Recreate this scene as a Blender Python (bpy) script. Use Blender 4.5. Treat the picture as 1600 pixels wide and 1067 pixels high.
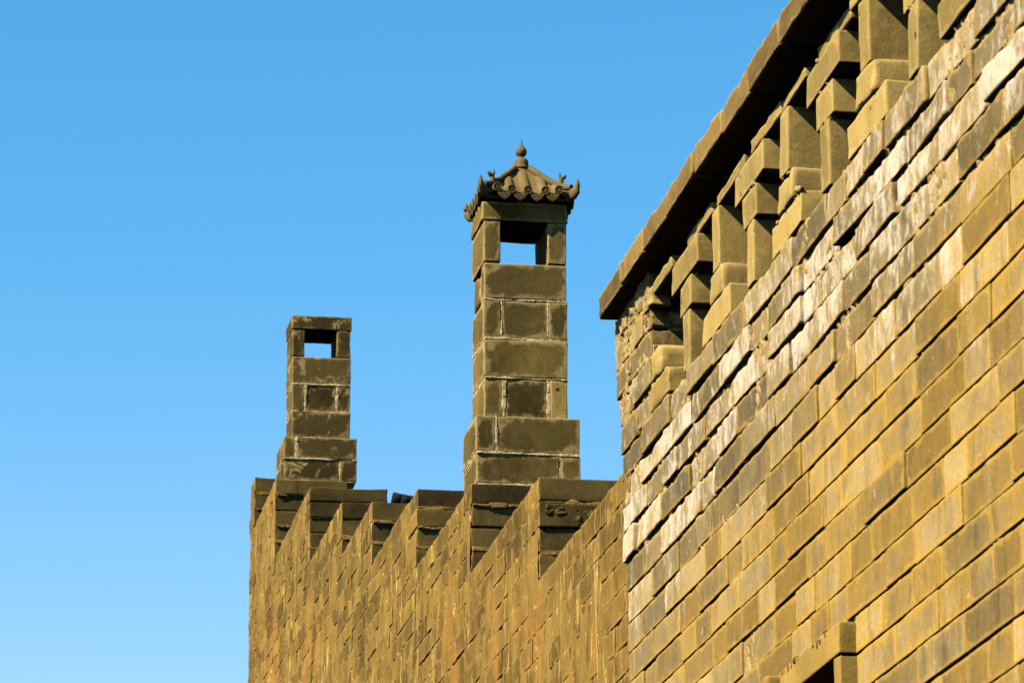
import bpy, math, random
import numpy as np
from mathutils import Vector

for o in list(bpy.data.objects):
    bpy.data.objects.remove(o)
SC = bpy.context.scene
COL = SC.collection
R_ = math.radians

# ------------------------------------------------------------------ camera
CZ = 1.6
cam = bpy.data.cameras.new("camera")
cam.sensor_width = 36.0
cam.lens = 6600.0 / 1600.0 * 36.0
cam.clip_start = 0.1
cam.clip_end = 5000
cam.dof.use_dof = True
cam.dof.focus_distance = 14.5
cam.dof.aperture_fstop = 20.0
co = bpy.data.objects.new("camera", cam)
co.location = (-2.35, 0, CZ)
co.rotation_euler = (R_(90 + 15.2915), 0, R_(-9.0922))
COL.objects.link(co)
SC.camera = co

# ------------------------------------------------------------------ light
SUNV = Vector((-1.0, -0.37, 0.97)).normalized()          # towards the sun
EL = math.asin(SUNV.z)
ROT = math.atan2(SUNV.x, SUNV.y)
w = bpy.data.worlds.new("World")
SC.world = w
w.use_nodes = True
nt = w.node_tree
bg = nt.nodes["Background"]
sky = nt.nodes.new("ShaderNodeTexSky")
sky.sky_type = 'NISHITA'
sky.sun_disc = False
sky.sun_elevation = EL
sky.sun_rotation = ROT
sky.altitude = 0
sky.air_density = 1.0
sky.dust_density = 0.15
sky.ozone_density = 3.6
hs = nt.nodes.new("ShaderNodeHueSaturation")
hs.inputs["Saturation"].default_value = 1.30
hs.inputs["Hue"].default_value = 0.487
nt.links.new(sky.outputs[0], hs.inputs["Color"])
# deeper blue overhead, paler towards the horizon
tc = nt.nodes.new("ShaderNodeTexCoord")
sx = nt.nodes.new("ShaderNodeSeparateXYZ")
mr = nt.nodes.new("ShaderNodeMapRange")
mr.interpolation_type = 'SMOOTHSTEP'
mr.inputs[1].default_value = 0.10; mr.inputs[2].default_value = 0.30
nt.links.new(tc.outputs["Generated"], sx.inputs[0])
nt.links.new(sx.outputs[2], mr.inputs[0])
nt.links.new(mr.outputs[0], hs.inputs["Fac"])
nt.links.new(hs.outputs[0], bg.inputs[0])
bg.inputs[1].default_value = 0.05
sl = bpy.data.lights.new("sun", 'SUN')
sl.energy = 5.0
sl.angle = R_(0.53)
sl.color = (1.0, 0.86, 0.69)
so = bpy.data.objects.new("sun", sl)
so.rotation_euler = SUNV.to_track_quat('Z', 'Y').to_euler()
so.location = (-10, -5, 20)
COL.objects.link(so)

SC.view_settings.view_transform = 'Standard'
SC.view_settings.look = 'None'
SC.view_settings.exposure = 2.03
SC.view_settings.gamma = 1.0
SC.render.engine = 'CYCLES'
try:
    SC.cycles.max_bounces = 6
    SC.cycles.diffuse_bounces = 0
    SC.cycles.use_denoising = True
except Exception:
    pass

# ------------------------------------------------------------------ noise
def _h(ix, iy, iz, seed):
    n = (ix * 374761393 + iy * 668265263 + iz * 2147483647 + seed * 1274126177) & 0xFFFFFFFF
    n = ((n ^ (n >> 13)) * 1274126177) & 0xFFFFFFFF
    n = (n ^ (n >> 16)) & 0xFFFFFFFF
    return n.astype(np.float64) / 4294967295.0 * 2 - 1

def vnoise(P, s, seed=0):
    q = P * s
    i = np.floor(q).astype(np.int64)
    f = q - i
    f = f * f * (3 - 2 * f)
    r = 0
    for dx in (0, 1):
        wx = f[:, 0] if dx else 1 - f[:, 0]
        for dy in (0, 1):
            wy = f[:, 1] if dy else 1 - f[:, 1]
            for dz in (0, 1):
                wz = f[:, 2] if dz else 1 - f[:, 2]
                r = r + wx * wy * wz * _h(i[:, 0] + dx, i[:, 1] + dy, i[:, 2] + dz, seed)
    return r

def fbm(P, s, seed=0, o=3):
    r = 0; a = 1
    for k in range(o):
        r = r + a * vnoise(P, s * 2 ** k, seed + k); a *= 0.5
    return r

# ------------------------------------------------------------------ mesh collector
class MB:
    def __init__(self):
        self.v = []; self.f = []; self.t = []; self.m = []; self.r = []; self.s = []; self.n = 0
    def add(self, V, F, tone=(0.5, 0.5), mat=0, rim=None, sm=True):
        V = np.asarray(V, float)
        self.s += [sm] * len(F)
        self.v.append(V)
        self.r.append(np.ones(len(V)) if rim is None else rim)
        for q in F:
            self.f.append([i + self.n for i in q])
        self.t += [tone] * len(F)
        self.m += [mat] * len(F)
        self.n += len(V)
    def build(self, name, mats, parent=None, smooth=True, sharp=None):
        me = bpy.data.meshes.new(name)
        V = np.concatenate(self.v)
        me.from_pydata(V.tolist(), [], self.f)
        for m in (mats if isinstance(mats, (list, tuple)) else [mats]):
            me.materials.append(m)
        me.polygons.foreach_set("material_index", self.m)
        me.polygons.foreach_set("use_smooth", [smooth and q for q in self.s])
        a = me.attributes.new("tone", 'FLOAT_COLOR', 'FACE')
        c = np.ones((len(self.f), 4)); c[:, :2] = np.array(self.t)
        c[:, 2] = 0
        a.data.foreach_set("color", c.ravel())
        ra = me.attributes.new("rim", 'FLOAT', 'POINT')     # distance from the brick's arris: old mortar clings there
        ra.data.foreach_set("value", np.concatenate(self.r))
        me.update()
        o = bpy.data.objects.new(name, me)
        COL.objects.link(o)
        if parent is not None:
            o.parent = parent
            o.matrix_parent_inverse = parent.matrix_world.inverted()
        if sharp is not None:
            try:
                me.set_sharp_from_angle(angle=sharp)
            except Exception:
                pass
        return o

def empty(name, loc, label, cat, group=None):
    o = bpy.data.objects.new(name, None)
    o.empty_display_size = 0.2
    o.location = loc
    COL.objects.link(o)
    o['label'] = label; o['category'] = cat; o['kind'] = 'thing'
    if group: o['group'] = group
    bpy.context.view_layer.update()
    return o

# ------------------------------------------------------------------ bricks
_tpl = {}
def template(nx, ny, nz, skip):
    key = (nx, ny, nz, skip)
    if key in _tpl: return _tpl[key]
    idx = {}; pts = []
    def vid(i, j, k):
        q = (i, j, k)
        if q not in idx:
            idx[q] = len(pts); pts.append(q)
        return idx[q]
    F = []
    for (side, on) in (('x0', 1), ('x1', 'x1' not in skip), ('y0', 'y0' not in skip), ('y1', 'y1' not in skip),
                       ('z0', 1), ('z1', 'z1' not in skip)):
        if not on: continue
        ax = side[0]; hi = side[1] == '1'
        if ax == 'x':
            i = nx - 1 if hi else 0
            for j in range(ny - 1):
                for k in range(nz - 1):
                    q = [vid(i, j, k), vid(i, j, k + 1), vid(i, j + 1, k + 1), vid(i, j + 1, k)]
                    F.append(q[::-1] if hi else q)
        elif ax == 'y':
            j = ny - 1 if hi else 0
            for i in range(nx - 1):
                for k in range(nz - 1):
                    q = [vid(i, j, k), vid(i + 1, j, k), vid(i + 1, j, k + 1), vid(i, j, k + 1)]
                    F.append(q[::-1] if hi else q)
        else:
            k = nz - 1 if hi else 0
            for i in range(nx - 1):
                for j in range(ny - 1):
                    q = [vid(i, j, k), vid(i, j + 1, k), vid(i + 1, j + 1, k), vid(i + 1, j, k)]
                    F.append(q[::-1] if hi else q)
    _tpl[key] = (np.array(pts), F)
    return _tpl[key]

def params(a, b, bev, n):
    L = b - a
    bev = min(bev, L * 0.15)
    e = [0, bev, 2.6 * bev]
    mid = np.linspace(2.6 * bev, L - 2.6 * bev, n + 1)[1:-1].tolist() if n > 1 else []
    return np.array(e + mid + [L - 2.6 * bev, L - bev, L]) + a

SEED = [0]
def brick(mb, lo, hi, bev=0.004, n=(1, 5, 2), rough=0.002, chip=1.0, tilt=0.0, tone=None, mat=0, skip=('x1',), rs=16.0, low=False):
    """one brick: a box with worn, unevenly rounded arrises and a slightly uneven face"""
    SEED[0] += 1
    rnd = random.Random(SEED[0] * 7919 + 13)
    lo = np.array(lo, float); hi = np.array(hi, float)
    if tone is None: tone = (rnd.random(), rnd.random())
    if low:
        xs = [np.array([lo[a], hi[a]]) for a in range(3)]
    else:
        xs = [params(lo[a], hi[a], bev, n[a]) for a in range(3)]
    pts, F = template(len(xs[0]), len(xs[1]), len(xs[2]), skip)
    P = np.stack([xs[0][pts[:, 0]], xs[1][pts[:, 1]], xs[2][pts[:, 2]]], 1)
    dd = np.sort(np.minimum(P - lo, hi - P), axis=1)[:, 1]
    rim = np.clip(dd / 0.03, 0, 1)
    if low: rim[:] = 1
    if not low:
        off = np.array([rnd.uniform(-50, 50) for _ in range(3)])
        nz = vnoise(P + off, 22.0, 1) * 0.6 + vnoise(P + off, 50.0, 2) * 0.6
        bv = bev * (0.55 + chip * np.clip(nz + 0.15, 0, 2) * 2.2)
        bv = np.minimum(bv, (hi - lo).min() * 0.42)[:, None]
        c = np.clip(P, lo + bv, hi - bv)
        d = P - c
        ln = np.linalg.norm(d, axis=1, keepdims=True)
        mx = np.abs(d).max(axis=1, keepdims=True)
        s = np.where(ln > 1e-9, mx / np.maximum(ln, 1e-9), 1)
        P2 = c + d * s
        nd = np.where(ln > 1e-9, d / np.maximum(ln, 1e-9), 0)
        r = rough * (vnoise(P + off, rs, 3) + 0.6 * vnoise(P + off, rs * 3.1, 4))
        P = P2 + nd * r[:, None]
    if tilt:
        cen = (lo + hi) / 2
        ang = [rnd.gauss(0, tilt * 0.5), rnd.gauss(0, tilt * 0.7), rnd.gauss(0, tilt)]
        ang[0] *= 0.6
        q = P - cen
        rx, ry, rz = ang
        q = q + np.cross(np.array([rx, ry, rz]), q)
        P = q + cen
    mb.add(P, F, tone, mat, rim, not low)

def mortar_sheet(mb, y0, y1, z0, z1, step, xf, mat=1, hole=None, tone=(0.5, 0.5)):
    """mortar bed seen between the bricks: an uneven sheet, xf(P) gives its depth"""
    ny = max(2, int(round((y1 - y0) / step)) + 1); nz = max(2, int(round((z1 - z0) / step)) + 1)
    Y, Z = np.meshgrid(np.linspace(y0, y1, ny), np.linspace(z0, z1, nz), indexing='ij')
    P = np.stack([np.zeros(Y.size), Y.ravel(), Z.ravel()], 1)
    P[:, 0] = xf(P)
    F = []
    for i in range(ny - 1):
        yc = (Y[i, 0] + Y[i + 1, 0]) / 2
        for j in range(nz - 1):
            if hole is not None:
                zc = (Z[0, j] + Z[0, j + 1]) / 2
                if hole(yc, zc): continue
            a = i * nz + j
            F.append([a, a + 1, a + nz + 1, a + nz])
    mb.add(P, F, tone, mat)

def box(mb, lo, hi, mat=0, tone=(0.5, 0.5)):
    x0, y0, z0 = lo; x1, y1, z1 = hi
    V = [(x0, y0, z0), (x1, y0, z0), (x1, y1, z0), (x0, y1, z0), (x0, y0, z1), (x1, y0, z1), (x1, y1, z1), (x0, y1, z1)]
    F = [(0, 3, 2, 1), (4, 5, 6, 7), (0, 1, 5, 4), (1, 2, 6, 5), (2, 3, 7, 6), (3, 0, 4, 7)]
    mb.add(V, F, tone, mat)

# ------------------------------------------------------------------ materials
def new_mat(name):
    m = bpy.data.materials.new(name); m.use_nodes = True
    t = m.node_tree
    b = t.nodes["Principled BSDF"]
    b.inputs["Roughness"].default_value = 0.92
    b.inputs["Specular IOR Level"].default_value = 0.04
    return m, t, b

class NT:
    def __init__(s, t): s.t = t
    def n(s, typ, **kw):
        x = s.t.nodes.new(typ)
        for k, v in kw.items(): setattr(x, k, v)
        return x
    def put(s, sock, v):
        if isinstance(v, bpy.types.NodeSocket): s.t.links.new(v, sock)
        elif isinstance(v, (tuple, list)) and len(v) == 3 and sock.type == 'RGBA': sock.default_value = (*v, 1)
        else: sock.default_value = v
    def math(s, op, a, b=0.0, c=None, clamp=False):
        x = s.n("ShaderNodeMath", operation=op, use_clamp=clamp)
        s.put(x.inputs[0], a); s.put(x.inputs[1], b)
        if c is not None: s.put(x.inputs[2], c)
        return x.outputs[0]
    def noise(s, vec, scale, detail=3, rough=0.55, dist=0.0):
        x = s.n("ShaderNodeTexNoise")
        s.put(x.inputs["Vector"], vec); s.put(x.inputs["Scale"], scale)
        s.put(x.inputs["Detail"], detail); s.put(x.inputs["Roughness"], rough); s.put(x.inputs["Distortion"], dist)
        return x.outputs["Fac"]
    def ramp(s, v, a, b, smooth=True):
        x = s.n("ShaderNodeMapRange")
        x.interpolation_type = 'SMOOTHSTEP' if smooth else 'LINEAR'
        s.put(x.inputs[0], v); s.put(x.inputs[1], a); s.put(x.inputs[2], b)
        return x.outputs[0]
    def mix(s, f, a, b, mode='MIX'):
        x = s.n("ShaderNodeMix", data_type='RGBA', blend_type=mode)
        s.put(x.inputs[0], f); s.put(x.inputs[6], a); s.put(x.inputs[7], b)
        return x.outputs[2]
    def scale(s, vec, sc):
        x = s.n("ShaderNodeMapping"); s.put(x.inputs["Vector"], vec); x.inputs["Scale"].default_value = sc
        return x.outputs[0]
    def bump(s, h, strength, dist, nrm=None):
        x = s.n("ShaderNodeBump"); s.put(x.inputs["Height"], h)
        x.inputs["Strength"].default_value = strength; x.inputs["Distance"].default_value = dist
        if nrm is not None: s.t.links.new(nrm, x.inputs["Normal"])
        return x.outputs[0]

KA = 0.385                                                  # fired grey brick is darker than it looks in full sun
def kc(c): return tuple(min(1.0, v * KA) for v in c)
def masonry(name, dark, light, stain=(0.06, 0.05, 0.025), stain_amt=0.5, dust=None, dust_z=None, white=None, streak=None,
            pits=0.0, mott=6.0, grain=0.5, lime=None, orange=None, fleck=0.5, rimc=None, vlow=0.55):
    """fired clay: own colour per brick, mottling, vertical run-off streaks, limewash patches, grain"""
    dark, light, stain = kc(dark), kc(light), kc(stain)
    if dust is not None: dust = (kc(dust[0]), kc(dust[1]))
    if white is not None: white = (kc(white[0]),) + tuple(white[1:])
    if streak is not None: streak = (kc(streak[0]), kc(streak[1])) + tuple(streak[2:])
    if lime is not None: lime = (kc(lime[0]),) + tuple(lime[1:])
    if orange is not None: orange = (kc(orange[0]),) + tuple(orange[1:])
    m, t, b = new_mat(name)
    N = NT(t)
    pos = N.n("ShaderNodeNewGeometry").outputs["Position"]
    at = N.n("ShaderNodeAttribute", attribute_name="tone")
    sp = N.n("ShaderNodeSeparateColor"); t.links.new(at.outputs["Color"], sp.inputs[0])
    t1, t2 = sp.outputs[0], sp.outputs[1]
    xyz = N.n("ShaderNodeSeparateXYZ"); t.links.new(pos, xyz.inputs[0])
    off = N.n("ShaderNodeVectorMath", operation='MULTIPLY_ADD')
    cmb = N.n("ShaderNodeCombineXYZ"); t.links.new(t1, cmb.inputs[0]); t.links.new(t2, cmb.inputs[1]); t.links.new(t1, cmb.inputs[2])
    t.links.new(cmb.outputs[0], off.inputs[0]); off.inputs[1].default_value = (7.3, 5.1, 3.7); t.links.new(pos, off.inputs[2])
    bp = off.outputs[0]                                     # pattern of each brick starts elsewhere
    n1 = N.noise(bp, mott, 5, 0.6, 0.4)
    n2 = N.noise(bp, mott * 5, 4, 0.65)
    n3 = N.noise(pos, 1.3, 4, 0.6)
    ra = N.n("ShaderNodeAttribute", attribute_name="rim").outputs["Fac"]
    rn = N.noise(pos, 17.0, 5, 0.7, 0.5)
    edge = N.math('SUBTRACT', N.math('ADD', N.math('SUBTRACT', 1.0, ra), N.math('MULTIPLY', rn, 1.5)), 0.75)   # ragged rim
    fac = N.math('ADD', N.math('MULTIPLY', t1, 0.55), N.math('MULTIPLY', n1, 0.9))
    col = N.mix(N.ramp(fac, 0.25, 1.15, False), dark, light)
    col = N.mix(N.math('MULTIPLY', N.ramp(n2, 0.5, 0.75), 0.35), col, light)
    if dust is not None:                                    # loess dust washed over the lower courses
        zz = N.math('ADD', xyz.outputs[2], N.math('MULTIPLY', N.math('SUBTRACT', N.noise(pos, 1.6, 5, 0.65), 0.5), 0.9))
        zz = N.math('ADD', zz, N.math('MULTIPLY', xyz.outputs[1], dust_z[2]))
        d = N.ramp(zz, dust_z[1], dust_z[0])
        dn = N.ramp(N.math('SUBTRACT', N.math('ADD', N.math('MULTIPLY', N.noise(N.scale(bp, (1, 1, 0.8)), 7.5, 5, 0.62, 0.9), 0.8), N.math('MULTIPLY', t2, 0.32)), N.math('MULTIPLY', edge, 0.22)), 0.64, 0.40)
        da = N.math('MULTIPLY', d, N.math('ADD', N.math('MULTIPLY', dn, 0.68), 0.16))
        da = N.math('MULTIPLY', da, N.math('ADD', N.math('MULTIPLY', N.ramp(t1, 0.08, 0.42), 0.55), 0.45))   # some bricks shed the dust
        dc = N.mix(N.ramp(n3, 0.3, 0.7), dust[0], dust[1])
        col = N.mix(da, col, dc)
    col = N.mix(1.0, col, N.mix(t2, (vlow, vlow, vlow * 1.02), (1.10, 1.07, 1.02)), 'MULTIPLY')
    fl = N.noise(N.scale(pos, (1, 1, 0.6)), 55.0, 4, 0.75)
    col = N.mix(N.math('MULTIPLY', N.ramp(fl, 0.60, 0.72), fleck), col, light)
    col = N.mix(N.math('MULTIPLY', N.ramp(fl, 0.40, 0.28), fleck), col, stain)
    if stain_amt:
        s1 = N.noise(N.scale(bp, (1, 1, 0.35)), 9.0, 6, 0.7, 0.6)
        col = N.mix(N.math('MULTIPLY', N.ramp(s1, 0.52, 0.72), stain_amt), col, stain)
    dr = N.noise(N.scale(pos, (1, 1, 0.3)), 2.6, 6, 0.62, 0.3)   # damp and soot across several bricks
    col = N.mix(N.math('MULTIPLY', N.ramp(dr, 0.50, 0.68), 0.42), col, stain)
    if rimc is not None:
        col = N.mix(N.math('MULTIPLY', N.ramp(edge, 0.55, 0.9), rimc[1]), col, kc(rimc[0]))
    if streak is not None:                                  # vertical run-off
        v = N.scale(pos, (1.0, 1.0, 0.10))
        k1 = N.noise(v, 26.0, 5, 0.65)
        k2 = N.noise(N.scale(pos, (1.0, 1.0, 0.22)), 9.0, 5, 0.6)
        patch = N.ramp(N.noise(pos, 2.1, 3, 0.6), 0.42, 0.62)
        col = N.mix(N.math('MULTIPLY', N.math('MULTIPLY', N.ramp(k1, 0.53, 0.68), patch), streak[2]), col, streak[0])
        col = N.mix(N.math('MULTIPLY', N.ramp(k2, 0.56, 0.74), streak[3]), col, streak[1])
    if orange is not None:
        o1 = N.ramp(N.noise(N.scale(pos, (1, 0.8, 0.5)), 1.5, 4, 0.6), 0.50, 0.66)
        o2 = N.ramp(N.math('ADD', xyz.outputs[2], N.math('MULTIPLY', xyz.outputs[1], -0.187)), orange[2], orange[1])
        col = N.mix(N.math('MULTIPLY', N.math('MULTIPLY', o1, o2), 0.75), col, orange[0])
    if lime is not None:                                    # crusts of lime mortar on the faces
        l1 = N.ramp(N.noise(pos, lime[1], 6, 0.7, 0.8), lime[2], lime[2] + 0.07)
        col = N.mix(N.math('MULTIPLY', l1, 0.85), col, lime[0])
    if white is not None:                                   # salt bloom in a belt of courses
        zb = N.math('SUBTRACT', xyz.outputs[2], white[1])
        zb = N.math('SUBTRACT', 1.0, N.math('ABSOLUTE', N.math('DIVIDE', zb, white[2])), clamp=True)
        wn = N.math('ADD', N.math('MULTIPLY', N.noise(N.scale(bp, (1, 1, 0.5)), 12.0, 6, 0.72, 0.9), 0.55), N.math('MULTIPLY', N.noise(N.scale(pos, (1, 1, 0.7)), 4.2, 6, 0.68, 0.6), 0.62))
        wf = N.math('ADD', N.math('ADD', N.math('MULTIPLY', wn, 0.85), N.math('MULTIPLY', t2, 0.20)), N.math('MULTIPLY', zb, 0.30))
        wf = N.math('MULTIPLY', N.ramp(N.math('ADD', wf, N.math('MULTIPLY', N.math('SUBTRACT', N.noise(N.scale(pos, (1, 1, 0.7)), 26.0, 5, 0.72), 0.5), 0.75)), 0.80, 1.04), N.ramp(zb, 0.0, 0.25))
        col = N.mix(N.math('MULTIPLY', wf, 0.80), col, white[0])
    g = N.noise(pos, 160.0, 4, 0.7)
    col = N.mix(0.35, col, N.mix(N.ramp(g, 0.3, 0.7), (0.25, 0.25, 0.25), (0.75, 0.75, 0.75)), 'OVERLAY')
    h = N.math('ADD', N.math('MULTIPLY', n2, 0.6), N.math('MULTIPLY', g, 0.4))
    if streak is not None:
        h = N.math('ADD', h, N.math('MULTIPLY', k1, 0.9))
    if pits:
        vo = N.n("ShaderNodeTexVoronoi"); N.put(vo.inputs["Vector"], bp); vo.inputs["Scale"].default_value = 13.0
        vn = N.math('ADD', vo.outputs["Distance"], N.math('MULTIPLY', n2, 0.25))
        pf = N.ramp(vn, 0.20, 0.24)
        cr = N.n("ShaderNodeSeparateColor"); t.links.new(vo.outputs["Color"], cr.inputs[0])
        pf = N.math('MAXIMUM', pf, N.ramp(cr.outputs[0], 0.70, 0.69))
        h = N.math('ADD', h, N.math('MULTIPLY', pf, 3.0 * pits))
        col = N.mix(N.math('SUBTRACT', 1.0, pf), col, (0.02, 0.016, 0.008))
    nb = N.bump(h, grain, 0.006)
    t.links.new(col, b.inputs["Base Color"])
    t.links.new(nb, b.inputs["Normal"])
    return m

def mortar(name, c1, c2, sc=14.0, grain=0.8):
    c1, c2 = kc(c1), kc(c2)
    m, t, b = new_mat(name)
    N = NT(t)
    pos = N.n("ShaderNodeNewGeometry").outputs["Position"]
    a = N.noise(pos, sc, 6, 0.7, 0.5)
    g = N.noise(pos, 130.0, 5, 0.7)
    col = N.mix(N.ramp(a, 0.35, 0.65), c1, c2)
    col = N.mix(0.4, col, N.mix(N.ramp(g, 0.3, 0.7), (0.2, 0.2, 0.2), (0.8, 0.8, 0.8)), 'OVERLAY')
    t.links.new(col, b.inputs["Base Color"])
    t.links.new(N.bump(N.math('ADD', a, N.math('MULTIPLY', g, 0.8)), grain, 0.012), b.inputs["Normal"])
    return m

GOLD1, GOLD2 = (0.52, 0.315, 0.042), (0.60, 0.385, 0.075)
M_wall = masonry("grey_brick_with_loess_dust", (0.17, 0.135, 0.062), (0.56, 0.43, 0.19), stain=(0.095, 0.076, 0.036), stain_amt=0.6, rimc=((0.60, 0.385, 0.070), 0.42), streak=((0.70, 0.55, 0.29), (0.13, 0.108, 0.062), 0.30, 0.42), vlow=0.48, lime=((0.85, 0.66, 0.33), 21.0, 0.645),
                 dust=(GOLD1, GOLD2), dust_z=(4.02 + 0.75, 4.36 + 0.75, 0.075), white=((0.74, 0.65, 0.50), 4.50, 0.70), grain=0.45)
M_wall_mortar = mortar("crumbling_lime_mortar", (0.34, 0.23, 0.075), (0.66, 0.49, 0.21))
M_open = masonry("grey_brick_openwork", (0.26, 0.19, 0.055), (0.54, 0.40, 0.13), stain=(0.17, 0.122, 0.036), stain_amt=0.45, grain=0.3, pits=0.4, vlow=0.78, rimc=((0.66, 0.50, 0.17), 0.35))
M_coping = masonry("weathered_coping_brick", (0.14, 0.097, 0.030), (0.35, 0.24, 0.075), stain=(0.08, 0.057, 0.021), stain_amt=0.6, grain=0.5, vlow=0.6, rimc=((0.52, 0.38, 0.13), 0.4))
M_step = masonry("stained_step_brick", (0.12, 0.078, 0.018), (0.37, 0.24, 0.050), stain=(0.065, 0.045, 0.012), stain_amt=0.7,
                 streak=((0.80, 0.56, 0.17), (0.085, 0.058, 0.015), 0.9, 0.85), grain=1.0, rimc=((0.52, 0.35, 0.09), 0.3), orange=((0.46, 0.23, 0.050), 1.72, 2.2))
M_smear = masonry("smeared_mud_render", (0.13, 0.086, 0.019), (0.50, 0.33, 0.070), stain=(0.055, 0.038, 0.010), stain_amt=0.75, lime=((0.95, 0.68, 0.24), 18.0, 0.60),
                 streak=((0.85, 0.60, 0.19), (0.085, 0.058, 0.015), 0.95, 0.85), grain=1.0, orange=((0.46, 0.23, 0.050), 1.72, 2.2))
M_riser = masonry("dark_step_front_brick", (0.060, 0.045, 0.014), (0.20, 0.147, 0.046), stain=(0.03, 0.022, 0.008), stain_amt=0.6, grain=0.5)
M_step_mortar = mortar("pale_step_mortar", (0.19, 0.122, 0.028), (0.46, 0.30, 0.075))
M_chim = masonry("olive_grey_chimney_brick", (0.070, 0.053, 0.015), (0.36, 0.265, 0.074), stain=(0.06, 0.044, 0.013), stain_amt=0.6, pits=0.7, mott=5.0, grain=0.35,
                 lime=((0.46, 0.345, 0.14), 10.0, 0.645), rimc=((0.60, 0.45, 0.18), 0.6))
M_chim_far = masonry("soot_dark_chimney_brick", (0.055, 0.042, 0.014), (0.19, 0.14, 0.042), stain=(0.035, 0.026, 0.01), stain_amt=0.6, mott=4.0, grain=0.4,
                     lime=((0.50, 0.37, 0.15), 9.0, 0.555), rimc=((0.56, 0.41, 0.16), 0.45))
M_chim_mortar = mortar("pale_chimney_mortar", (0.46, 0.34, 0.13), (1.0, 0.80, 0.40), 22.0)
M_tile = masonry("unglazed_clay_tile", (0.14, 0.105, 0.042), (0.31, 0.23, 0.090), stain=(0.07, 0.053, 0.024), stain_amt=0.5, mott=9.0, grain=0.3)
M_dark_tile = masonry("dark_grey_roof_tile", (0.012, 0.013, 0.013), (0.03, 0.03, 0.028), stain=(0.01, 0.01, 0.01), stain_amt=0.4)

# ------------------------------------------------------------------ ground
gm, gt, gb = new_mat("packed_earth")
GN = NT(gt)
gp = GN.n("ShaderNodeNewGeometry").outputs["Position"]
gt.links.new(GN.mix(GN.ramp(GN.noise(gp, 0.6, 8, 0.65), 0.35, 0.65), (0.035, 0.03, 0.022), (0.06, 0.05, 0.036)), gb.inputs["Base Color"])
gt.links.new(GN.bump(GN.noise(gp, 14.0, 8, 0.7), 0.6, 0.03), gb.inputs["Normal"])
g = MB()
g.add([(-3000, -3000, 0), (3000, -3000, 0), (3000, 3000, 0), (-3000, 3000, 0)], [(0, 1, 2, 3)])
go = g.build("ground", gm, smooth=False)
go['kind'] = 'structure'; go['label'] = 'bare packed earth ground at the foot of the walls'

# ------------------------------------------------------------------ the parapet wall on the right
Zs = [z + CZ for z in (1.817, 1.912, 2.003, 2.097, 2.192, 2.284, 2.377, 2.468, 2.560, 2.660, 2.754, 2.850, 2.937, 3.022, 3.117, 3.21, 3.30, 3.39, 3.48, 3.575)]
while Zs[0] > 0.1:
    Zs.insert(0, Zs[0] - 0.0935)
Zs[0] = -0.05
WALL_Y0 = 4.6
YEND_T, YEND_B = 12.64, 12.43
def yend(z): return YEND_B + (YEND_T - YEND_B) * (z - 4.2) / 0.97
WIN = dict(y0=9.594, y1=10.16, z0=1.30 + CZ, z1=1.914 + CZ)
wall = empty("brick_wall", (0.2, 8.6, 0), "tall weathered golden brick wall with an openwork band and coping on the right", "wall")
W = MB()
rng = random.Random(5)
LZ0, LZ1, LY1 = 3.12 + CZ, 3.48 + CZ, 12.03
def in_win(y0, y1, z0, z1):
    return y1 > WIN['y0'] - 0.06 and y0 < WIN['y1'] + 0.10 and z1 > WIN['z0'] - 0.07 and z0 < WIN['z1'] + 0.062
for ci in range(len(Zs) - 1):
    z0, z1 = Zs[ci], Zs[ci + 1]
    zm = (z0 + z1) / 2
    lattice = zm > LZ0 and zm < Zs[-1]
    ye = yend(zm) + rng.uniform(-0.018, 0.018)
    y = ye
    # worn and loose towards the top
    e = min(1.0, max(0.0, (zm - 4.10) / 0.35))
    e0 = min(1.0, max(0.0, (zm - 4.0 + (9.5 - 10.5) * 0.05) / 0.5))
    first = rng.choice((0.19, 0.38, 0.28))
    stop = WALL_Y0 if not lattice else LY1
    visible = z1 > 2.3
    while y > stop + 0.05:
        L = first if first else rng.choices((0.39, 0.195, 0.27), (0.62, 0.26, 0.12))[0] * rng.uniform(0.97, 1.03)
        first = None
        yb = max(stop, y - L)
        if lattice and yb - stop < 0.09: yb = stop
        ey = min(1.0, max(0.0, e + (0.15 if y > 11.2 else -0.05)))
        jt = 0.0012 + 0.004 * ey * rng.random()
        gy0, gy1 = yb + jt, y - jt
        gz0, gz1 = z0 + 0.0015 + 0.0055 * rng.random() + 0.011 * ey * rng.random(), z1 - 0.0008 - 0.002 * ey
        low = not visible or y < 7.2
        if in_win(gy0, gy1, gz0, gz1):
            # cut the brick round the window
            if gy1 > WIN['y1'] + 0.115 and gy0 < WIN['y1'] + 0.10: gy0 = WIN['y1'] + 0.10
            elif gy0 < WIN['y0'] - 0.075 and gy1 > WIN['y0'] - 0.06: gy1 = WIN['y0'] - 0.06
            elif gz1 > WIN['z1'] + 0.07 and gz0 > WIN['z1'] + 0.0: gz0 = WIN['z1'] + 0.078
            else:
                y = yb; continue
        dx = rng.gauss(0, 0.0015 + 0.003 * ey)
        if low:
            brick(W, (dx, gy0, gz0), (0.10, gy1, gz1), low=True)
        else:
            brick(W, (dx - 0.002, gy0, gz0), (0.11, gy1, gz1), bev=0.0022 + 0.0014 * ey, n=(1, 10, 4), rough=0.0016 + 0.0032 * ey,
                  chip=0.5 + 0.9 * ey, tilt=0.004 + 0.011 * ey)
        y = yb
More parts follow.
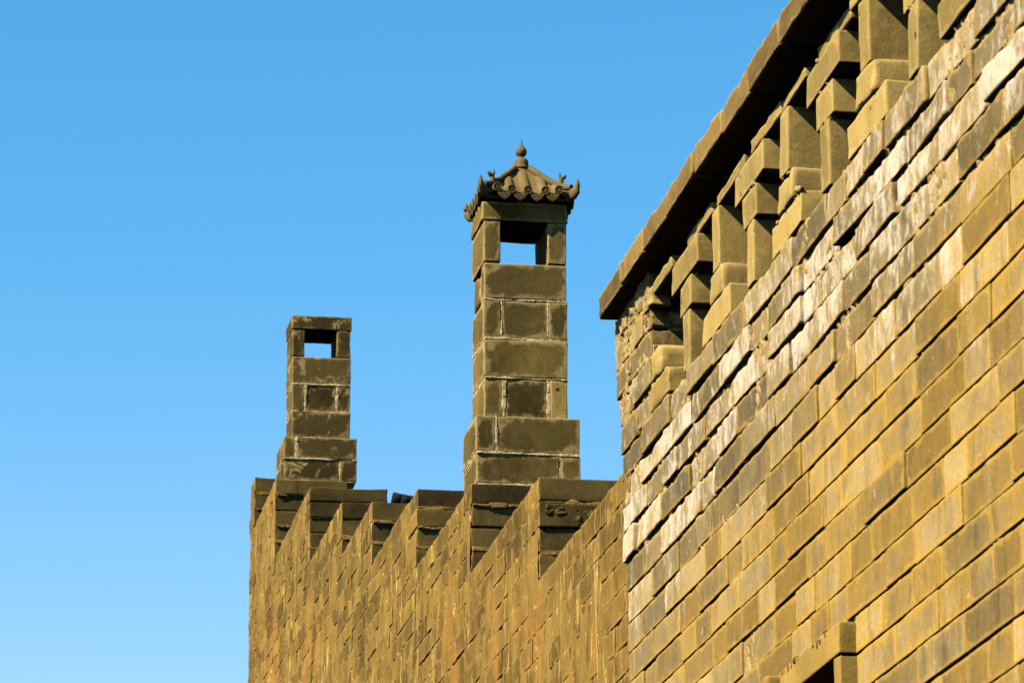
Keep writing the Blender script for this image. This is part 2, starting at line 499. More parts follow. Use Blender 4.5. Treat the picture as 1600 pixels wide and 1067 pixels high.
def wall_x(P):
    z = P[:, 2]; y = P[:, 1]
    e = np.clip((z - 4.05) / 0.4, 0, 1)
    base = 0.0075 + 0.005 * e
    n = vnoise(P, 7.0, 31) * 0.5 + vnoise(P, 19.0, 32) * 0.4 + vnoise(P, 47.0, 33) * 0.35 + vnoise(P, 95.0, 34) * 0.35
    x = base + 0.002 * e + n * (0.009 + 0.010 * e)
    x = np.maximum(x, 0.0005)
    # mud packed over the end of the openwork
    mud = np.clip((y - 11.98) / 0.1, 0, 1) * np.clip((z - 4.74) / 0.1, 0, 1)
    x -= mud * (0.014 + 0.012 * n)
    return np.clip(x, -0.018, 0.045)
zl_top = Zs[-1]
def wall_hole(y, z):
    if z > LZ0 - 0.0 and z < Zs[-1] + 1 and y < LY1 + 0.014: return True
    if y > yend(z) - 0.01: return True
    return WIN['y0'] - 0.03 < y < WIN['y1'] and WIN['z0'] - 0.03 < z < WIN['z1'] + 0.03
mortar_sheet(W, 7.2, 12.70, 2.3, 4.0, 0.016, wall_x, hole=wall_hole)
mortar_sheet(W, 7.2, 12.70, 4.0, Zs[-1] - 0.004, 0.0085, wall_x, hole=wall_hole)
mortar_sheet(W, WALL_Y0 + 0.01, 7.2, 0.0, LZ0, 0.25, lambda P: np.full(len(P), 0.006))
mortar_sheet(W, 7.2, yend(1.5), 0.0, 2.3, 0.25, lambda P: np.full(len(P), 0.006))
# body of the wall behind the facing, left open at the window, with an added backing behind the openwork
def body(y0, y1, z0, z1, x0=0.055, x1=0.40): box(W, (x0, y0, z0), (x1, y1, z1), mat=1)
body(WALL_Y0 + 0.02, WIN['y0'] - 0.02, 0.0, LZ0 - 0.01)
body(WIN['y1'], 12.40, 0.0, LZ0 - 0.01)
body(WIN['y0'] - 0.02, WIN['y1'], 0.0, WIN['z0'] - 0.01)
body(WIN['y0'] - 0.02, WIN['y1'], WIN['z1'] + 0.01, LZ0 - 0.01)
body(WIN['y0'] - 0.02, WIN['y1'], WIN['z0'] - 0.01, WIN['z1'] + 0.01, 0.33, 0.40)
body(WALL_Y0 + 0.02, 12.40, LZ0 - 0.01, Zs[-1] - 0.003, 0.215, 0.40)  # blind backing, added to keep the openwork holes dark
body(WALL_Y0 + 0.02, LY1 - 0.02, zl_top - 0.055, zl_top - 0.003, 0.13, 0.215)
body(LY1 + 0.006, 12.45, LZ0 - 0.01, Zs[-1] - 0.003, 0.055, 0.215)
# far end face of the wall
for ci in range(len(Zs) - 1):
    z0, z1 = Zs[ci], Zs[ci + 1]
    ye = yend((z0 + z1) / 2)
    if z0 < 4.5: continue
    brick(W, (0.105, ye - 0.22, z0 + 0.003), (0.25, ye - 0.006, z1 - 0.003), bev=0.005, n=(2, 2, 1), skip=())
    brick(W, (0.256, ye - 0.22, z0 + 0.003), (0.40, ye - 0.01, z1 - 0.003), bev=0.005, n=(2, 2, 1), skip=())
for q in range(34):                                      # broken brick ends and mud at the end of the openwork
    yy = rng.uniform(12.03, 12.52); zz = CZ + rng.uniform(3.26, 3.55)
    r = rng.uniform(0.012, 0.045)
    brick(W, (-rng.uniform(0.000, 0.007), yy - r * 1.8, zz - r * 0.6), (0.06, yy + r * 1.8, zz + r * 0.6), bev=0.004, n=(1, 6, 4), rough=0.006, chip=1.6, tilt=0.05, mat=q % 2, rs=45)
W.build("brickwork", [M_wall, M_wall_mortar], wall)

# openwork band: standing and lying bricks leave stepped holes
O = MB()
PER, A0, B0 = 0.878, 11.512, 11.089
zl = [z + CZ for z in (3.125, 3.213, 3.30, 3.392, 3.48, 3.575)]
def lay(yc, L, z0, z1, **k):
    kw = dict(bev=0.0026, n=(2, 6, 3), rough=0.0016, chip=1.2, tilt=0.012, skip=('x1',))
    kw.update(k)
    d = rng.gauss(0, 0.003)
    brick(O, (d, yc - L / 2, z0 + 0.002), (0.215, yc + L / 2, z1 - 0.002), **kw)
k = 0
while A0 - k * PER > WALL_Y0 + 0.3:
    a = A0 - k * PER + rng.uniform(-0.008, 0.008)
    lay(a, 0.086, zl[0], zl[2], n=(2, 2, 4))
    lay(a, 0.168, zl[2], zl[3], n=(2, 3, 2))
    lay(a - 0.005, 0.37, zl[3], zl[4])
    k += 1
k = -1
while B0 - k * PER > WALL_Y0 + 0.3:
    b = B0 - k * PER + rng.uniform(-0.008, 0.008)
    if k >= 0:
        lay(b, 0.37, zl[0], zl[1], rough=0.004)
        lay(b - 0.01, 0.168, zl[1], zl[2], n=(2, 3, 2), rough=0.005, bev=0.007)
        lay(b, 0.09, zl[2] + 0.003, zl[4], n=(2, 2, 4))
    else:
        lay(11.90, 0.26, zl[0], zl[1], rough=0.006, bev=0.01)
        lay(11.955, 0.15, zl[1], zl[2], rough=0.006, bev=0.012)
    k += 1
for (p, q) in ((12.03, 11.70), (11.503, 11.15), (11.08, 10.70), (10.61, 10.255), (10.235, 9.95), (9.83, 9.50), (9.46, 9.15), (9.02, 8.66), (8.60, 8.25),
               (8.12, 7.78), (7.7, 7.35), (7.25, 6.9), (6.8, 6.4), (6.3, 5.95), (5.85, 5.5), (5.4, 5.05)):
    lay((p + q) / 2, p - q, zl[4] + 0.003, zl[4] + 0.041 + rng.uniform(-0.004, 0.004), rough=0.004, bev=0.004)   # thin tile on edge, shadowed slot above
for (p, q) in ((12.60, 12.04),):
    lay((p + q) / 2, p - q, zl[4], zl[5] - 0.006, rough=0.008, bev=0.012)
# crumbs of old mortar left on the ledges
k = 0
while A0 - k * PER > WALL_Y0 + 1.5:
    for (yc, hw, z) in ((A0 - k * PER, 0.17, zl[4]), (A0 - k * PER, 0.08, zl[3]), (B0 - k * PER, 0.17, zl[1]), (B0 - k * PER, 0.07, zl[2]), (A0 - k * PER, 0.04, zl[2])):
        for q in range(rng.randint(2, 6)):
            yy = yc + rng.uniform(-hw, hw); r = rng.uniform(0.003, 0.0075); xx = rng.uniform(-0.002, 0.03)
            brick(O, (xx - r, yy - r * 1.4, z - r * 0.8), (xx + r, yy + r * 1.4, z + r * 0.8), bev=0.003, n=(1, 2, 1), rough=0.004, chip=1.5, tilt=0.3, mat=1, skip=(), rs=70)
    k += 1
O.build("openwork", [M_open, M_wall_mortar], wall)

# coping
Cc = MB()
y = 12.60; rc = random.Random(11)
while y > WALL_Y0:
    L = 0.385 * rc.uniform(0.93, 1.06)
    dz = rc.uniform(-0.004, 0.004); dx = rc.uniform(-0.006, 0.006)
    brick(Cc, (-0.063 + dx, y - L + 0.0015, Zs[-1] - 0.003 + dz * 0.5), (0.46, y - 0.0015, Zs[-1] + 0.071 + dz), bev=0.005, n=(2, 9, 3), rough=0.004, chip=1.3, tilt=0.006, skip=(), rs=24)
    y -= L
Cc.build("coping", [M_coping, M_wall_mortar], wall)

# window with a raised brick surround
win = MB()
zt, zb = 1.990 + CZ, WIN['z1']
box(win, (0.324, WIN['y0'] - 0.01, WIN['z0'] - 0.005), (0.329, WIN['y1'] + 0.01, WIN['z1'] + 0.005), mat=0)
M_void, vt, vb = new_mat("opening_shade_panel")  # near-black panel, its colour stands in for the shade inside the opening
vb.inputs["Base Color"].default_value = (0.02, 0.015, 0.01, 1)
wo = win.build("window", M_void, wall, smooth=False)
M_frame = masonry("dusty_window_brick", (0.26, 0.175, 0.042), (0.50, 0.34, 0.08), stain=(0.17, 0.112, 0.03), stain_amt=0.5, grain=0.4, vlow=0.85)
Lm = MB()
brick(Lm, (-0.046, WIN['y0'] - 0.062, zb + 0.001), (0.32, WIN['y1'] + 0.002, zt), bev=0.003, n=(3, 14, 3), rough=0.002, chip=0.8, skip=())
for i in range(15):
    yy = 9.66 + i * 0.034 + rc.uniform(-0.008, 0.008)
    hh = rc.uniform(0.012, 0.028)
    # broken arris: a crumbling ledge of mortar lumps over the lintel
    brick(Lm, (-0.0485 + rc.uniform(0, 0.003), yy - 0.006, zt - hh), (0.0, yy + 0.006, zt - 0.001), bev=0.005, n=(1, 1, 1), rough=0.004, chip=1.5, tilt=0.25, mat=1)
Lm.build("lintel", [M_frame, M_riser], wo)
Jm = MB()
zz = zb - 0.004
while zz > WIN['z0']:
    h = 0.20
    brick(Jm, (-0.045 + rc.uniform(-0.002, 0.002), WIN['y0'] - 0.06, max(WIN['z0'], zz - h)), (0.32, WIN['y0'], zz), bev=0.003, n=(3, 2, 4), rough=0.002, skip=(), tilt=0.006)
    zz -= h + 0.008
Jm.build("jamb", [M_frame], wo)
Jf = MB()
brick(Jf, (-0.075, WIN['y1'] + 0.03, WIN['z0']), (0.05, WIN['y1'] + 0.09, zt - 0.008), bev=0.004, n=(2, 2, 6), rough=0.003, skip=())
brick(Jf, (0.0, WIN['y1'] + 0.003, WIN['z0']), (0.32, WIN['y1'] + 0.029, zb), bev=0.003, n=(2, 2, 6), rough=0.003, skip=())
Jf.build("jamb", [M_frame], wo)
Sm = MB()
brick(Sm, (-0.05, WIN['y0'] - 0.06, WIN['z0'] - 0.07), (0.32, WIN['y1'] + 0.09, WIN['z0'] - 0.003), bev=0.004, n=(2, 8, 2), skip=())
Sm.build("sill", [M_frame], wo)

# ------------------------------------------------------------------ the stepped gable wall
Fy = [12.40, 14.12, 15.70, 17.256, 18.78, 19.96, 21.395, 23.15, 24.36, 24.62]
Tz = [z + CZ for z in (3.063, 3.425, 3.773, 4.118, 4.411, 4.682, 5.092, 5.548, 5.844)]
SX = 0.004
THK = 0.405
gable = empty("stepped_wall", (0.2, 18.5, 0), "stained brown stepped brick gable wall carrying two chimneys", "wall")
levels = [Tz[0]]
for i in range(1, 9):
    d = Tz[i] - Tz[i - 1]
    n_ = max(3, int(round(d / 0.0885)))
    levels += [Tz[i - 1] + d * (j + 1) / n_ for j in range(n_)]
while levels[0] > 0.1: levels.insert(0, levels[0] - 0.0905)
levels[0] = -0.05
rs_ = random.Random(21)
steps = [MB() for _ in range(9)]
def zvis(y): return CZ + 2.36 + (y - 12.5) * 0.187        # bottom of the picture on this wall
for ci in range(len(levels) - 1):
    z0, z1 = levels[ci], levels[ci + 1]
    ytop = Fy[-1] + rs_.uniform(-0.012, 0.012)
    # first segment whose top is at or above this course
    i0 = 0
    while Tz[i0] < z1 - 1e-4: i0 += 1
    y = ytop
    ystart = Fy[i0] + 0.006 * rs_.uniform(-1, 1)
    riser = i0 > 0
    if i0 == 0: ystart = 12.40
    seg = 8
    first = rs_.choice((0.2, 0.37, 0.28))
    while y > ystart + 0.02:
        L = first or rs_.choices((0.385, 0.195, 0.26), (0.66, 0.24, 0.10))[0] * rs_.uniform(0.96, 1.04)
        first = None
        yb = y - L
        if yb - ystart < 0.12: yb = ystart
        while Fy[seg] > (y + yb) / 2: seg -= 1
        top = abs(z1 - Tz[seg]) < 1e-3
        corner = riser and yb <= ystart + 0.001
        dx = rs_.gauss(0, 0.0012)
        jt = rs_.uniform(0.0003, 0.002)
        zg = rs_.uniform(0.0005, 0.0035) if not corner else rs_.uniform(0.003, 0.008)
        mb = steps[seg]
        low = z1 < zvis(y) - 1.3
        tone = (rs_.random(), rs_.random())
        lo = (SX + dx, yb + (0.002 if not corner else 0), z0 + zg)
        hi = (SX + (THK if (top or corner) else 0.11), y - jt, z1 - 0.002)
        if low:
            brick(mb, lo, hi, low=True)
        else:
            brick(mb, lo, hi, bev=0.002 if not corner else 0.003, n=(1 if not corner else 5, 6, 3), rough=0.0045, chip=1.3, tilt=0.004, tone=tone, skip=() if (top or corner) else ('x1',))
            if corner:
                # the darker front of the riser: thin outer skin of the same brick, worn
                mb.m[-1] = mb.m[-1]
        y = yb
def step_x(P):
    n = vnoise(P, 3.0, 41) * 0.6 + vnoise(P * np.array([1, 1, 0.5]), 14.0, 42) * 0.4 + vnoise(P * np.array([1, 1, 0.35]), 40.0, 43) * 0.35
    return SX + np.clip(0.0016 + n * 0.0085, -0.0055, 0.016)
for i in range(9):
    mb = steps[i]
    y0, y1 = Fy[i], Fy[i + 1]
    zb_ = max(0.0, min(zvis(y0), zvis(y1)) - 1.3)
    mortar_sheet(mb, y0 + 0.010, y1 + (0.010 if i < 8 else -0.02), zb_, Tz[i] - 0.006, 0.017, step_x, mat=3)
    mortar_sheet(mb, y0 + 0.010, y1 + (0.010 if i < 8 else -0.02), 0.0, zb_, 0.4, lambda P: np.full(len(P), SX + 0.006))
    # core of the wall; its front carries the riser mortar
    box(mb, (SX + 0.03, y0 + 0.014, 0.0), (THK - 0.004, y1 + (0.010 if i < 8 else -0.02), Tz[i] - 0.05), mat=1)
for i in range(1, 9):
    for z in levels:
        if Tz[i - 1] + 0.01 < z < Tz[i] - 0.01 and rs_.random() < 0.85:
            y0 = Fy[i]
            a = SX + 0.006
            while a < THK - 0.02:
                b = min(THK, a + rs_.uniform(0.04, 0.10))
                hh = 0.016 * rs_.uniform(0.5, 1.4)
                brick(steps[i], (a, y0 - 0.0035 * rs_.uniform(-0.6, 1.5), z + 0.003 - hh / 2), (b + 0.003, y0 + 0.03, z + 0.003 + hh / 2), bev=0.002, n=(4, 1, 1), rough=0.003, chip=0.8, tilt=0.03, mat=1, skip=('y1',), rs=45)
                a = b
# a smear of broken mortar across the nearest step front
for q in range(26):
    xx = 0.02 + 0.25 * rs_.random(); zz_ = Tz[1] - 0.105 - 0.02 * rs_.random() - 0.05 * rs_.random() * (xx > 0.12)
    rr_ = rs_.uniform(0.012, 0.03)
    brick(steps[1], (xx - rr_, Fy[1] - rs_.uniform(0.000, 0.005), zz_ - rr_ * 0.5), (xx + rr_, Fy[1] + 0.03, zz_ + rr_ * 0.5), bev=0.004, n=(5, 1, 4), rough=0.004, chip=1.2, tilt=0.12, mat=2, skip=('y1',), rs=80)
step_objs = []
for i in range(9):
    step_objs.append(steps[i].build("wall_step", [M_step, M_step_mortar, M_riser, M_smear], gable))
# front faces of the step bricks are darker: a face turned to the street side takes the riser finish
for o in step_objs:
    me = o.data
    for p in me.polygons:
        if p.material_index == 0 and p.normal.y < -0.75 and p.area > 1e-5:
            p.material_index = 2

# ------------------------------------------------------------------ chimneys
def course(mb, x0, x1, y0, y1, z0, z1, cuts, bev=0.0028, gap=0.004, tilt=0.004, rough=0.0016, side=None, tones=None, recess=()):
    """one course of a chimney: stones between the cuts along X"""
    xs = [x0] + list(cuts) + [x1]
    joint_h(mb, x0 + 0.002, x1 - 0.002, y0, y1, z0 - 0.001)
    for c_ in cuts: joint_v(mb, c_, y0, z0 + 0.004, z1 - 0.004, w=0.004 + gap * 1.5)
    for i in range(len(xs) - 1):
        a = xs[i] + (gap if i else 0); b = xs[i + 1] - (gap if i < len(xs) - 2 else 0)
        r = 0.003 if i in recess else 0
        tn = None if not tones else tones[i]
        brick(mb, (a, y0 + r + rs_.uniform(-0.002, 0.002), z0 + 0.0035), (b, y1, z1 - 0.0035), bev=bev, n=(5, 5, 3), rough=rough, chip=0.9, tilt=tilt, tone=tn, skip=())

def core(mb, x0, x1, y0, y1, z0, z1, d=0.010):
    box(mb, (x0 + d, y0 + d, z0), (x1 - d, y1 - d, z1), mat=1)

def joint_h(mb, x0, x1, y0, y1, z, h=0.0095, out=0.0005, mat=1):
    """lumpy mortar squeezed out of a bed joint, round the front and left faces"""
    L = x1 - x0; a = x0
    while a < x1 - 0.01:
        b = min(x1, a + rs_.uniform(0.04, 0.11))
        hh = h * rs_.uniform(0.6, 1.25)
        brick(mb, (a, y0 - out * rs_.uniform(-1.2, 1.3), z - hh / 2), (b + 0.004, y0 + 0.03, z + hh / 2), bev=0.002, n=(4, 1, 1), rough=0.0018, chip=0.6, tilt=0.01, mat=mat, skip=('y1',), rs=45)
        a = b
    a = y0
    while a < y1 - 0.01:
        b = min(y1, a + rs_.uniform(0.05, 0.11))
        hh = h * rs_.uniform(0.6, 1.25)
        brick(mb, (x0 - out * rs_.uniform(-1.2, 1.3), a, z - hh / 2), (x0 + 0.03, b + 0.004, z + hh / 2), bev=0.002, n=(1, 4, 1), rough=0.0018, chip=0.6, tilt=0.01, mat=mat, rs=45)
        a = b
def joint_v(mb, x, y0, z0, z1, w=0.010, out=0.0004, mat=1):
    a = z0
    while a < z1 - 0.005:
        b = min(z1, a + rs_.uniform(0.03, 0.07))
        ww = w * rs_.uniform(0.6, 1.4)
        brick(mb, (x - ww / 2, y0 - out * rs_.uniform(-1.2, 1.3), a), (x + ww / 2, y0 + 0.03, b + 0.003), bev=0.002, n=(1, 1, 3), rough=0.0018, chip=0.6, tilt=0.01, mat=mat, skip=('y1',), rs=45)
        a = b

# near chimney, with the little tiled roof
ch = empty("chimney", (0.23, 15.9, 5.373), "tall square brick chimney under a small pyramid tile roof, nearest the high wall", "chimney", "chimneys on the stepped wall")
B = MB()
bx0, bx1, by0, by1 = 0.024, 0.434, 15.715, 16.07
course(B, bx0 + 0.004, bx1, by0, by1, 5.378, 5.500, (0.355,))
course(B, bx0, bx1 - 0.003, by0 - 0.004, by1, 5.503, 5.652, (0.103,))
core(B, bx0, bx1, by0, by1, 5.38, 5.645)
B.build("base", [M_chim, M_chim_mortar], ch)
S = MB()
sx0, sx1, sy0, sy1 = 0.063, 0.392, 15.765, 16.07
course(S, sx0, sx1, sy0, sy1, 5.655, 5.815, (0.142, 0.318), recess=(1,), gap=0.007, tones=((0.8, 0.4), (0.0, 0.15), (1.7, 1.0)))
course(S, sx0, sx1 + 0.002, sy0 - 0.003, sy1, 5.818, 5.973, ())
course(S, sx0 - 0.002, sx1, sy0, sy1, 5.977, 6.132, (0.132, 0.316), gap=0.003, recess=())
course(S, sx0 - 0.001, sx1 - 0.002, sy0 - 0.001, sy0 + 0.085, 6.136, 6.285, ())
brick(S, (sx0 + 0.004, sy0 + 0.15, 6.15), (sx1 - 0.004, sy1, 6.283), bev=0.012, n=(5, 4, 3), rough=0.006, chip=1.8, skip=())   # broken stone, a gap in the side
core(S, sx0, sx1, sy0, sy1, 5.65, 6.13)
core(S, sx0, sx1, sy0, sy1, 6.13, 6.283, d=0.06)
S.build("shaft", [M_chim, M_chim_mortar], ch)
for (a, b_) in ((0.060, 0.127), (0.316, 0.390)):
    Pm = MB()
    brick(Pm, (a, sy0, 6.288), (b_, sy1, 6.455), bev=0.003, n=(3, 5, 4), rough=0.0015, skip=(), tone=(0.6, 0.4))
    Pm.build("post", [M_chim], ch)
Lt = MB()
brick(Lt, (0.052, sy0 - 0.003, 6.458), (0.397, sy1 + 0.003, 6.535), bev=0.005, n=(8, 7, 3), rough=0.005, chip=1.5, skip=(), tone=(0.8, 0.5))
Lt.build("lintel", [M_chim, M_chim_mortar], ch)

# tile roof
RX, RY, RR, ZE, ZA = 0.233, 15.908, 0.183, 6.562, 6.735
roof = MB()
rows = (-0.126, -0.068, -0.003, 0.066, 0.121)
def prof(r): return ZE + (ZA - ZE) * np.clip(1 - r / RR, 0, 1) ** 1.22
def lift(t, r): return 0.022 * np.abs(t / RR) ** 3 * (r / RR) ** 2
def corr(t):
    z = np.full_like(t, -0.012)
    for c in rows:
        d = np.abs(t - c)
        z = np.maximum(z, np.sqrt(np.clip(0.019 ** 2 - d ** 2, 0, None)) - 0.004)
    return z
SIDES = [(np.array((0, -1.0)), np.array((1.0, 0))), (np.array((1.0, 0)), np.array((0, 1.0))), (np.array((0, 1.0)), np.array((-1.0, 0))), (np.array((-1.0, 0)), np.array((0, -1.0)))]
for (dn, dt) in SIDES:
    nt_, nv = 72, 10
    ts = np.linspace(-RR, RR, nt_ + 1)
    V = []; F = []
    for t_ in ts:
        for v in range(nv + 1):
            r0 = max(abs(t_), 0.02)
            r = r0 + (RR - r0) * v / nv
            fade = min(1.0, max(0.0, (r - 0.03) / 0.08))
            z = prof(np.array(r)) + lift(t_, r) + corr(np.array([t_]))[0] * (0.35 + 0.65 * fade) + 0.006
            p = np.array((RX, RY)) + dn * r + dt * t_
            V.append((p[0], p[1], z))
    m_ = len(V)
    for (x_, y_, z_) in list(V): V.append((x_, y_, z_ - 0.016))
    for i in range(nt_):
        for j in range(nv):
            a = i * (nv + 1) + j
            F.append((a, a + 1, a + nv + 2, a + nv + 1))
            F.append((m_ + a, m_ + a + nv + 1, m_ + a + nv + 2, m_ + a + 1))
        a = i * (nv + 1) + nv
        F.append((a, m_ + a, m_ + a + nv + 1, a + nv + 1))
    roof.add(V, F, (0.7, 0.5))
# boarding under the tiles
roof.add([(RX - RR + 0.012, RY - RR + 0.012, 6.540), (RX + RR - 0.012, RY - RR + 0.012, 6.540), (RX + RR - 0.012, RY + RR - 0.012, 6.540), (RX - RR + 0.012, RY + RR - 0.012, 6.540),
          (RX - 0.02, RY - 0.02, ZA - 0.03), (RX + 0.02, RY - 0.02, ZA - 0.03), (RX + 0.02, RY + 0.02, ZA - 0.03), (RX - 0.02, RY + 0.02, ZA - 0.03)],
         [(0, 3, 2, 1), (0, 1, 5, 4), (1, 2, 6, 5), (2, 3, 7, 6), (3, 0, 4, 7)], (0.2, 0.5))
ro = roof.build("roof", [M_tile], ch, sharp=R_(50))

def tube(mb, pts, rad, n=10, flat=(1, 1), tone=(0.5, 0.5), mat=0):
    """round bar through pts with a radius per point, closed at both ends"""
    pts = [Vector(p) for p in pts]
    V = []; F = []
    for i, p in enumerate(pts):
        d = (pts[min(i + 1, len(pts) - 1)] - pts[max(i - 1, 0)]).normalized()
        up = Vector((0, 0, 1)) if abs(d.z) < 0.95 else Vector((0, 1, 0))
        s = d.cross(up).normalized(); u = s.cross(d).normalized()
        for k_ in range(n):
            a = 2 * math.pi * k_ / n
            V.append(tuple(p + s * math.cos(a) * rad[i] * flat[0] + u * math.sin(a) * rad[i] * flat[1]))
    for i in range(len(pts) - 1):
        for k_ in range(n):
            F.append((i * n + k_, i * n + (k_ + 1) % n, (i + 1) * n + (k_ + 1) % n, (i + 1) * n + k_))
    F.append(tuple(range(n))[::-1]); F.append(tuple((len(pts) - 1) * n + k_ for k_ in range(n)))
    mb.add(V, F, tone, mat)

for (sx, sy) in ((-1, -1), (1, -1), (1, 1), (-1, 1)):
    hp = MB()
    P_ = []; rr = []
    for q in np.linspace(0.03, RR - 0.01, 9):
        P_.append((RX + sx * q, RY + sy * q, prof(np.array(q)) + lift(q, q) + 0.014)); rr.append(0.0135)
    tube(hp, P_, rr, 10, tone=(0.6, 0.4))
    hp.build("hip_ridge", [M_tile], ro, sharp=R_(60))
    hn = MB()
    q = RR - 0.035
    z = ZE + 0.004
    pts = []; rad = []
    for s_, dz, r_ in ((0.0, 0.004, 0.020), (0.018, -0.003, 0.024), (0.034, 0.002, 0.024), (0.046, 0.016, 0.021), (0.052, 0.033, 0.017), (0.053, 0.049, 0.012), (0.051, 0.059, 0.006)):
        pts.append((RX + sx * (q + s_ * 0.88), RY + sy * (q + s_ * 0.88), z + dz)); rad.append(r_)
    tube(hn, pts, rad, 12, flat=(0.62, 1.0), tone=(0.4, 0.6))
    hn.build("corner_horn", [M_tile], ro, sharp=R_(60))
    bs = MB()
    q = 0.137
    zb0 = float(prof(np.array(q))) + 0.012
    bxx, byy = RX + sx * q, RY + sy * q
    o_ = sx
    tube(bs, [(bxx, byy, zb0), (bxx, byy, zb0 + 0.018), (bxx + o_ * 0.002, byy, zb0 + 0.032), (bxx + o_ * 0.004, byy, zb0 + 0.042)], [0.013, 0.011, 0.010, 0.009], 9)
    tube(bs, [(bxx + o_ * 0.004, byy, zb0 + 0.038), (bxx + o_ * 0.014, byy + sy * 0.006, zb0 + 0.044), (bxx + o_ * 0.019, byy + sy * 0.008, zb0 + 0.052)], [0.009, 0.0085, 0.004], 8)
    tube(bs, [(bxx, byy, zb0 + 0.036), (bxx - o_ * 0.005, byy, zb0 + 0.052), (bxx - o_ * 0.004, byy, zb0 + 0.064)], [0.008, 0.0055, 0.002], 8)
    bs.build("ridge_ornament", [M_tile], ro, sharp=R_(60))

def disc(mb, c, dn, dt, r):
    """round eaves tile end: plate, raised rim and a four-petal boss"""
    n = 16
    c = np.array(c); N3 = np.array((dn[0], dn[1], 0.0)); T3 = np.array((dt[0], dt[1], 0.0)); U3 = np.array((0, 0, 1.0))
    def ring(rad, off): return [c + T3 * rad * math.cos(2 * math.pi * i / n) + U3 * rad * math.sin(2 * math.pi * i / n) + N3 * off for i in range(n)]
    rings = [ring(r, -0.012), ring(r, 0.004), ring(r * 0.92, 0.0065), ring(r * 0.80, 0.0065), ring(r * 0.72, 0.001), ring(0.0006, 0.001)]
    V = [p for g_ in rings for p in g_]; F = []
    for i in range(len(rings) - 1):
        for k_ in range(n):
            F.append((i * n + k_, i * n + (k_ + 1) % n, (i + 1) * n + (k_ + 1) % n, (i + 1) * n + k_))
    mb.add(V, F, (0.75, 0.5))
    for k_ in range(4):
        a = math.pi / 4 + k_ * math.pi / 2
        e = c + (T3 * math.cos(a) + U3 * math.sin(a)) * r * 0.38
        a2 = a + 0.9
        e2 = e + (T3 * math.cos(a2) + U3 * math.sin(a2)) * r * 0.26
        tube(mb, [c + N3 * 0.002, e + N3 * 0.003, e2 + N3 * 0.003], [0.0022, 0.0026, 0.0018], 6, tone=(0.8, 0.5))
def drip(mb, c, dn, dt, w_, h_):
    """three-cornered drip tile with pierced spots"""
    c = np.array(c); N3 = np.array((dn[0], dn[1], 0.0)); T3 = np.array((dt[0], dt[1], 0.0)); U3 = np.array((0, 0, 1.0))
    out = [(-w_, 0.004), (-w_ * 0.6, 0.0), (0, -0.003), (w_ * 0.6, 0.0), (w_, 0.004), (w_ * 0.62, -h_ * 0.52), (0.0, -h_), (-w_ * 0.62, -h_ * 0.52)]
    n = len(out)
    V = [c + T3 * a + U3 * b_ + N3 * 0.006 for a, b_ in out] + [c + T3 * a + U3 * b_ - N3 * 0.005 for a, b_ in out]
    F = [tuple(range(n)), tuple(range(2 * n - 1, n - 1, -1))] + [(i, n + i, n + (i + 1) % n, (i + 1) % n) for i in range(n)]
    mb.add(V, F, (0.75, 0.5))
    for (a, b_) in ((-0.45, 0.26), (0, 0.22), (0.45, 0.26), (-0.2, 0.52), (0.2, 0.52), (0, 0.76)):
        p = c + T3 * a * w_ + U3 * (-b_ * h_)
        tube(mb, [p + N3 * 0.004, p + N3 * 0.0085], [0.0026, 0.0022], 6, tone=(0.05, 0.5))
for (dn, dt) in SIDES:
    for c_ in rows:
        e = MB()
        p = np.array((RX, RY)) + dn * (RR + 0.006) + dt * c_
        disc(e, (p[0], p[1], ZE + 0.0125 + float(lift(c_, RR))), dn, dt, 0.0185)
        e.build("eave_tile_end", [M_tile], ro, sharp=R_(40))
    mids = [(rows[i] + rows[i + 1]) / 2 for i in range(4)]
    for c_ in mids:
        e = MB()
        p = np.array((RX, RY)) + dn * (RR + 0.004) + dt * c_
        drip(e, (p[0], p[1], ZE - 0.002 + float(lift(c_, RR))), dn, dt, 0.033, 0.032)
        e.build("drip_tile", [M_tile], ro, sharp=R_(40))
fn = MB()
prof_pts = [(0.034, 6.722), (0.031, 6.732), (0.029, 6.742), (0.0285, 6.752), (0.023, 6.762), (0.011, 6.768), (0.011, 6.773), (0.018, 6.778), (0.0228, 6.788), (0.0222, 6.798), (0.017, 6.808), (0.0085, 6.817), (0.0042, 6.824), (0.0026, 6.835), (0.0005, 6.848)]
n = 20
V = []; F = []
for (r, z) in prof_pts:
    for k_ in range(n):
        a = 2 * math.pi * k_ / n; V.append((RX + r * math.cos(a) + (z - 6.80) * 0.05 * (z > 6.80), RY + r * math.sin(a), z - 0.001))
for i in range(len(prof_pts) - 1):
    for k_ in range(n):
        F.append((i * n + k_, i * n + (k_ + 1) % n, (i + 1) * n + (k_ + 1) % n, (i + 1) * n + k_))
fn.add(V, F, (0.6, 0.4))
fn.build("finial", [M_tile], ro)

# far chimney, flat slab on top
c2 = empty("chimney", (0.26, 23.4, 7.15), "short dark brick chimney under a flat slab, at the stepped wall's far end", "chimney", "chimneys on the stepped wall")
B = MB()
x0, x1, y0, y1 = 0.049, 0.466, 23.17, 23.60
course(B, x0 + 0.004, x1, y0, y1, 7.150, 7.275, (0.37,), rough=0.003)
course(B, x0, x1 - 0.002, y0 - 0.004, y1, 7.278, 7.405, (0.12,), rough=0.003, gap=0.008)
core(B, x0, x1, y0, y1, 7.15, 7.40)
B.build("base", [M_chim_far, M_chim_mortar], c2)
S = MB()
x0, x1, y0, y1 = 0.095, 0.428, 23.20, 23.50
course(S, x0, x1, y0, y1, 7.408, 7.560, (), rough=0.003)
course(S, x0, x1, y0 + 0.002, y1, 7.563, 7.720, (0.170, 0.352), recess=(1,), gap=0.008, rough=0.003)
course(S, x0 - 0.002, x1, y0, y1, 7.723, 7.885, (), rough=0.003)
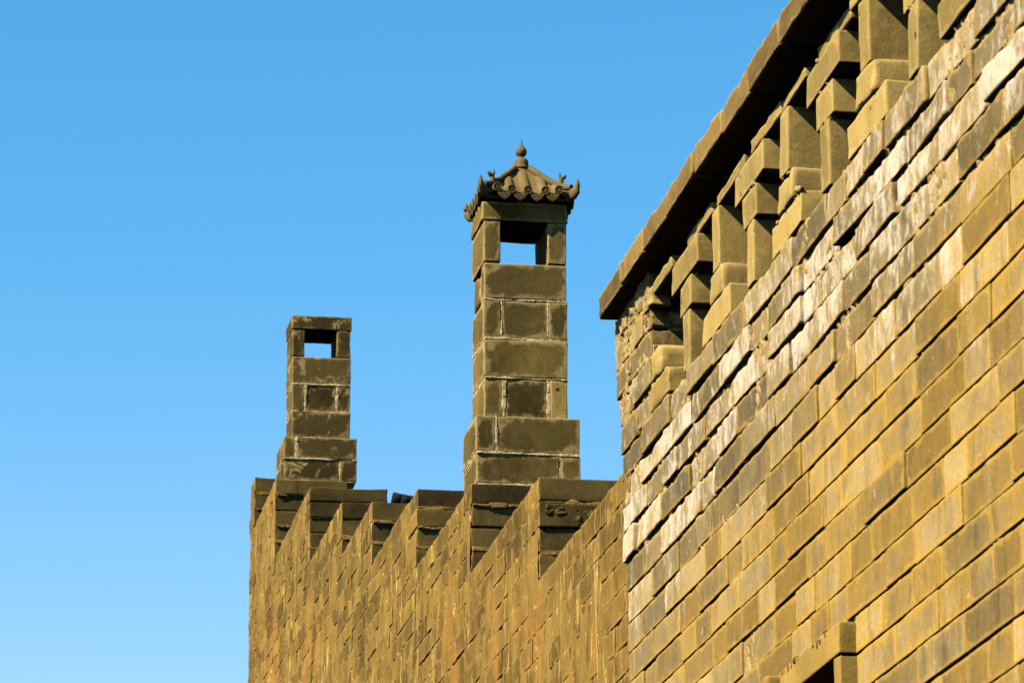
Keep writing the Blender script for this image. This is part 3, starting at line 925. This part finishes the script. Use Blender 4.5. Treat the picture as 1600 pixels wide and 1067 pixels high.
core(S, x0, x1, y0, y1, 7.405, 7.882)
S.build("shaft", [M_chim_far, M_chim_mortar], c2)
for (a, b_) in ((0.092, 0.162), (0.347, 0.425)):
    Pm = MB()
    brick(Pm, (a, y0, 7.888), (b_, y1, 8.043), bev=0.003, n=(3, 5, 4), rough=0.002, skip=())
    Pm.build("post", [M_chim_far], c2)
Cp = MB()
brick(Cp, (0.086, y0 - 0.006, 8.046), (0.430, y1 + 0.01, 8.125), bev=0.004, n=(7, 6, 3), rough=0.002, skip=(), tone=(0.2, 0.3))
Cp.build("cap_slab", [M_chim_far], c2)

# ------------------------------------------------------------------ house behind the stepped wall
hs_ = empty("house", (4, 21.3, 0), "house behind the stepped wall, only its dark tiled ridge showing between the two chimneys", "house")
Hb = MB()
box(Hb, (0.43, 19.3, 0), (7.0, 23.3, 5.55), mat=0)
Hb.build("wall", [M_step], hs_, smooth=False)
Hr = MB()
YR, ZR = 21.30, 6.595
def rz(x): return ZR + 0.045 * max(0.0, 1 - (x - 0.42) / 0.5) ** 2
nx_ = 90
xs = np.linspace(0.42, 7.3, nx_ * 4)
V = []; F = []
prf = [(-2.5, -1.10), (-1.2, -0.50), (0, 0.0), (1.2, -0.50), (2.5, -1.10)]
for x in xs:
    c_ = 0.028 * abs(math.sin((x - 0.42) / 0.2 * math.pi))
    for (dy, dz) in prf: V.append((x, YR + dy, rz(x) + dz + c_ - 0.07))
    for (dy, dz) in prf: V.append((x, YR + dy, rz(x) + dz - 0.17))
k_ = len(prf)
for i in range(len(xs) - 1):
    a, b_ = i * 2 * k_, (i + 1) * 2 * k_
    for j in range(k_ - 1):
        F.append((a + j, b_ + j, b_ + j + 1, a + j + 1))
        F.append((a + k_ + j, a + k_ + j + 1, b_ + k_ + j + 1, b_ + k_ + j))
    F.append((a, a + k_, b_ + k_, b_)); F.append((a + k_ - 1, b_ + k_ - 1, b_ + 2 * k_ - 1, a + 2 * k_ - 1))
F.append(tuple(range(k_)) + tuple(range(2 * k_ - 1, k_ - 1, -1)))
Hr.add(V, F)
hr = Hr.build("roof", [M_dark_tile], hs_, smooth=False)
Rg = MB()
x = 0.425
while x < 7.2:
    L = 0.045 if x < 0.8 else 0.11
    tube(Rg, [(x, YR, rz(x) - 0.016), (x + L * 0.9, YR, rz(x + L) - 0.016), (x + L, YR, rz(x + L) - 0.018)], [0.034, 0.033, 0.028], 10, tone=(0.4, 0.4))
    x += L
Rg.build("ridge_tiles", [M_dark_tile], hr)
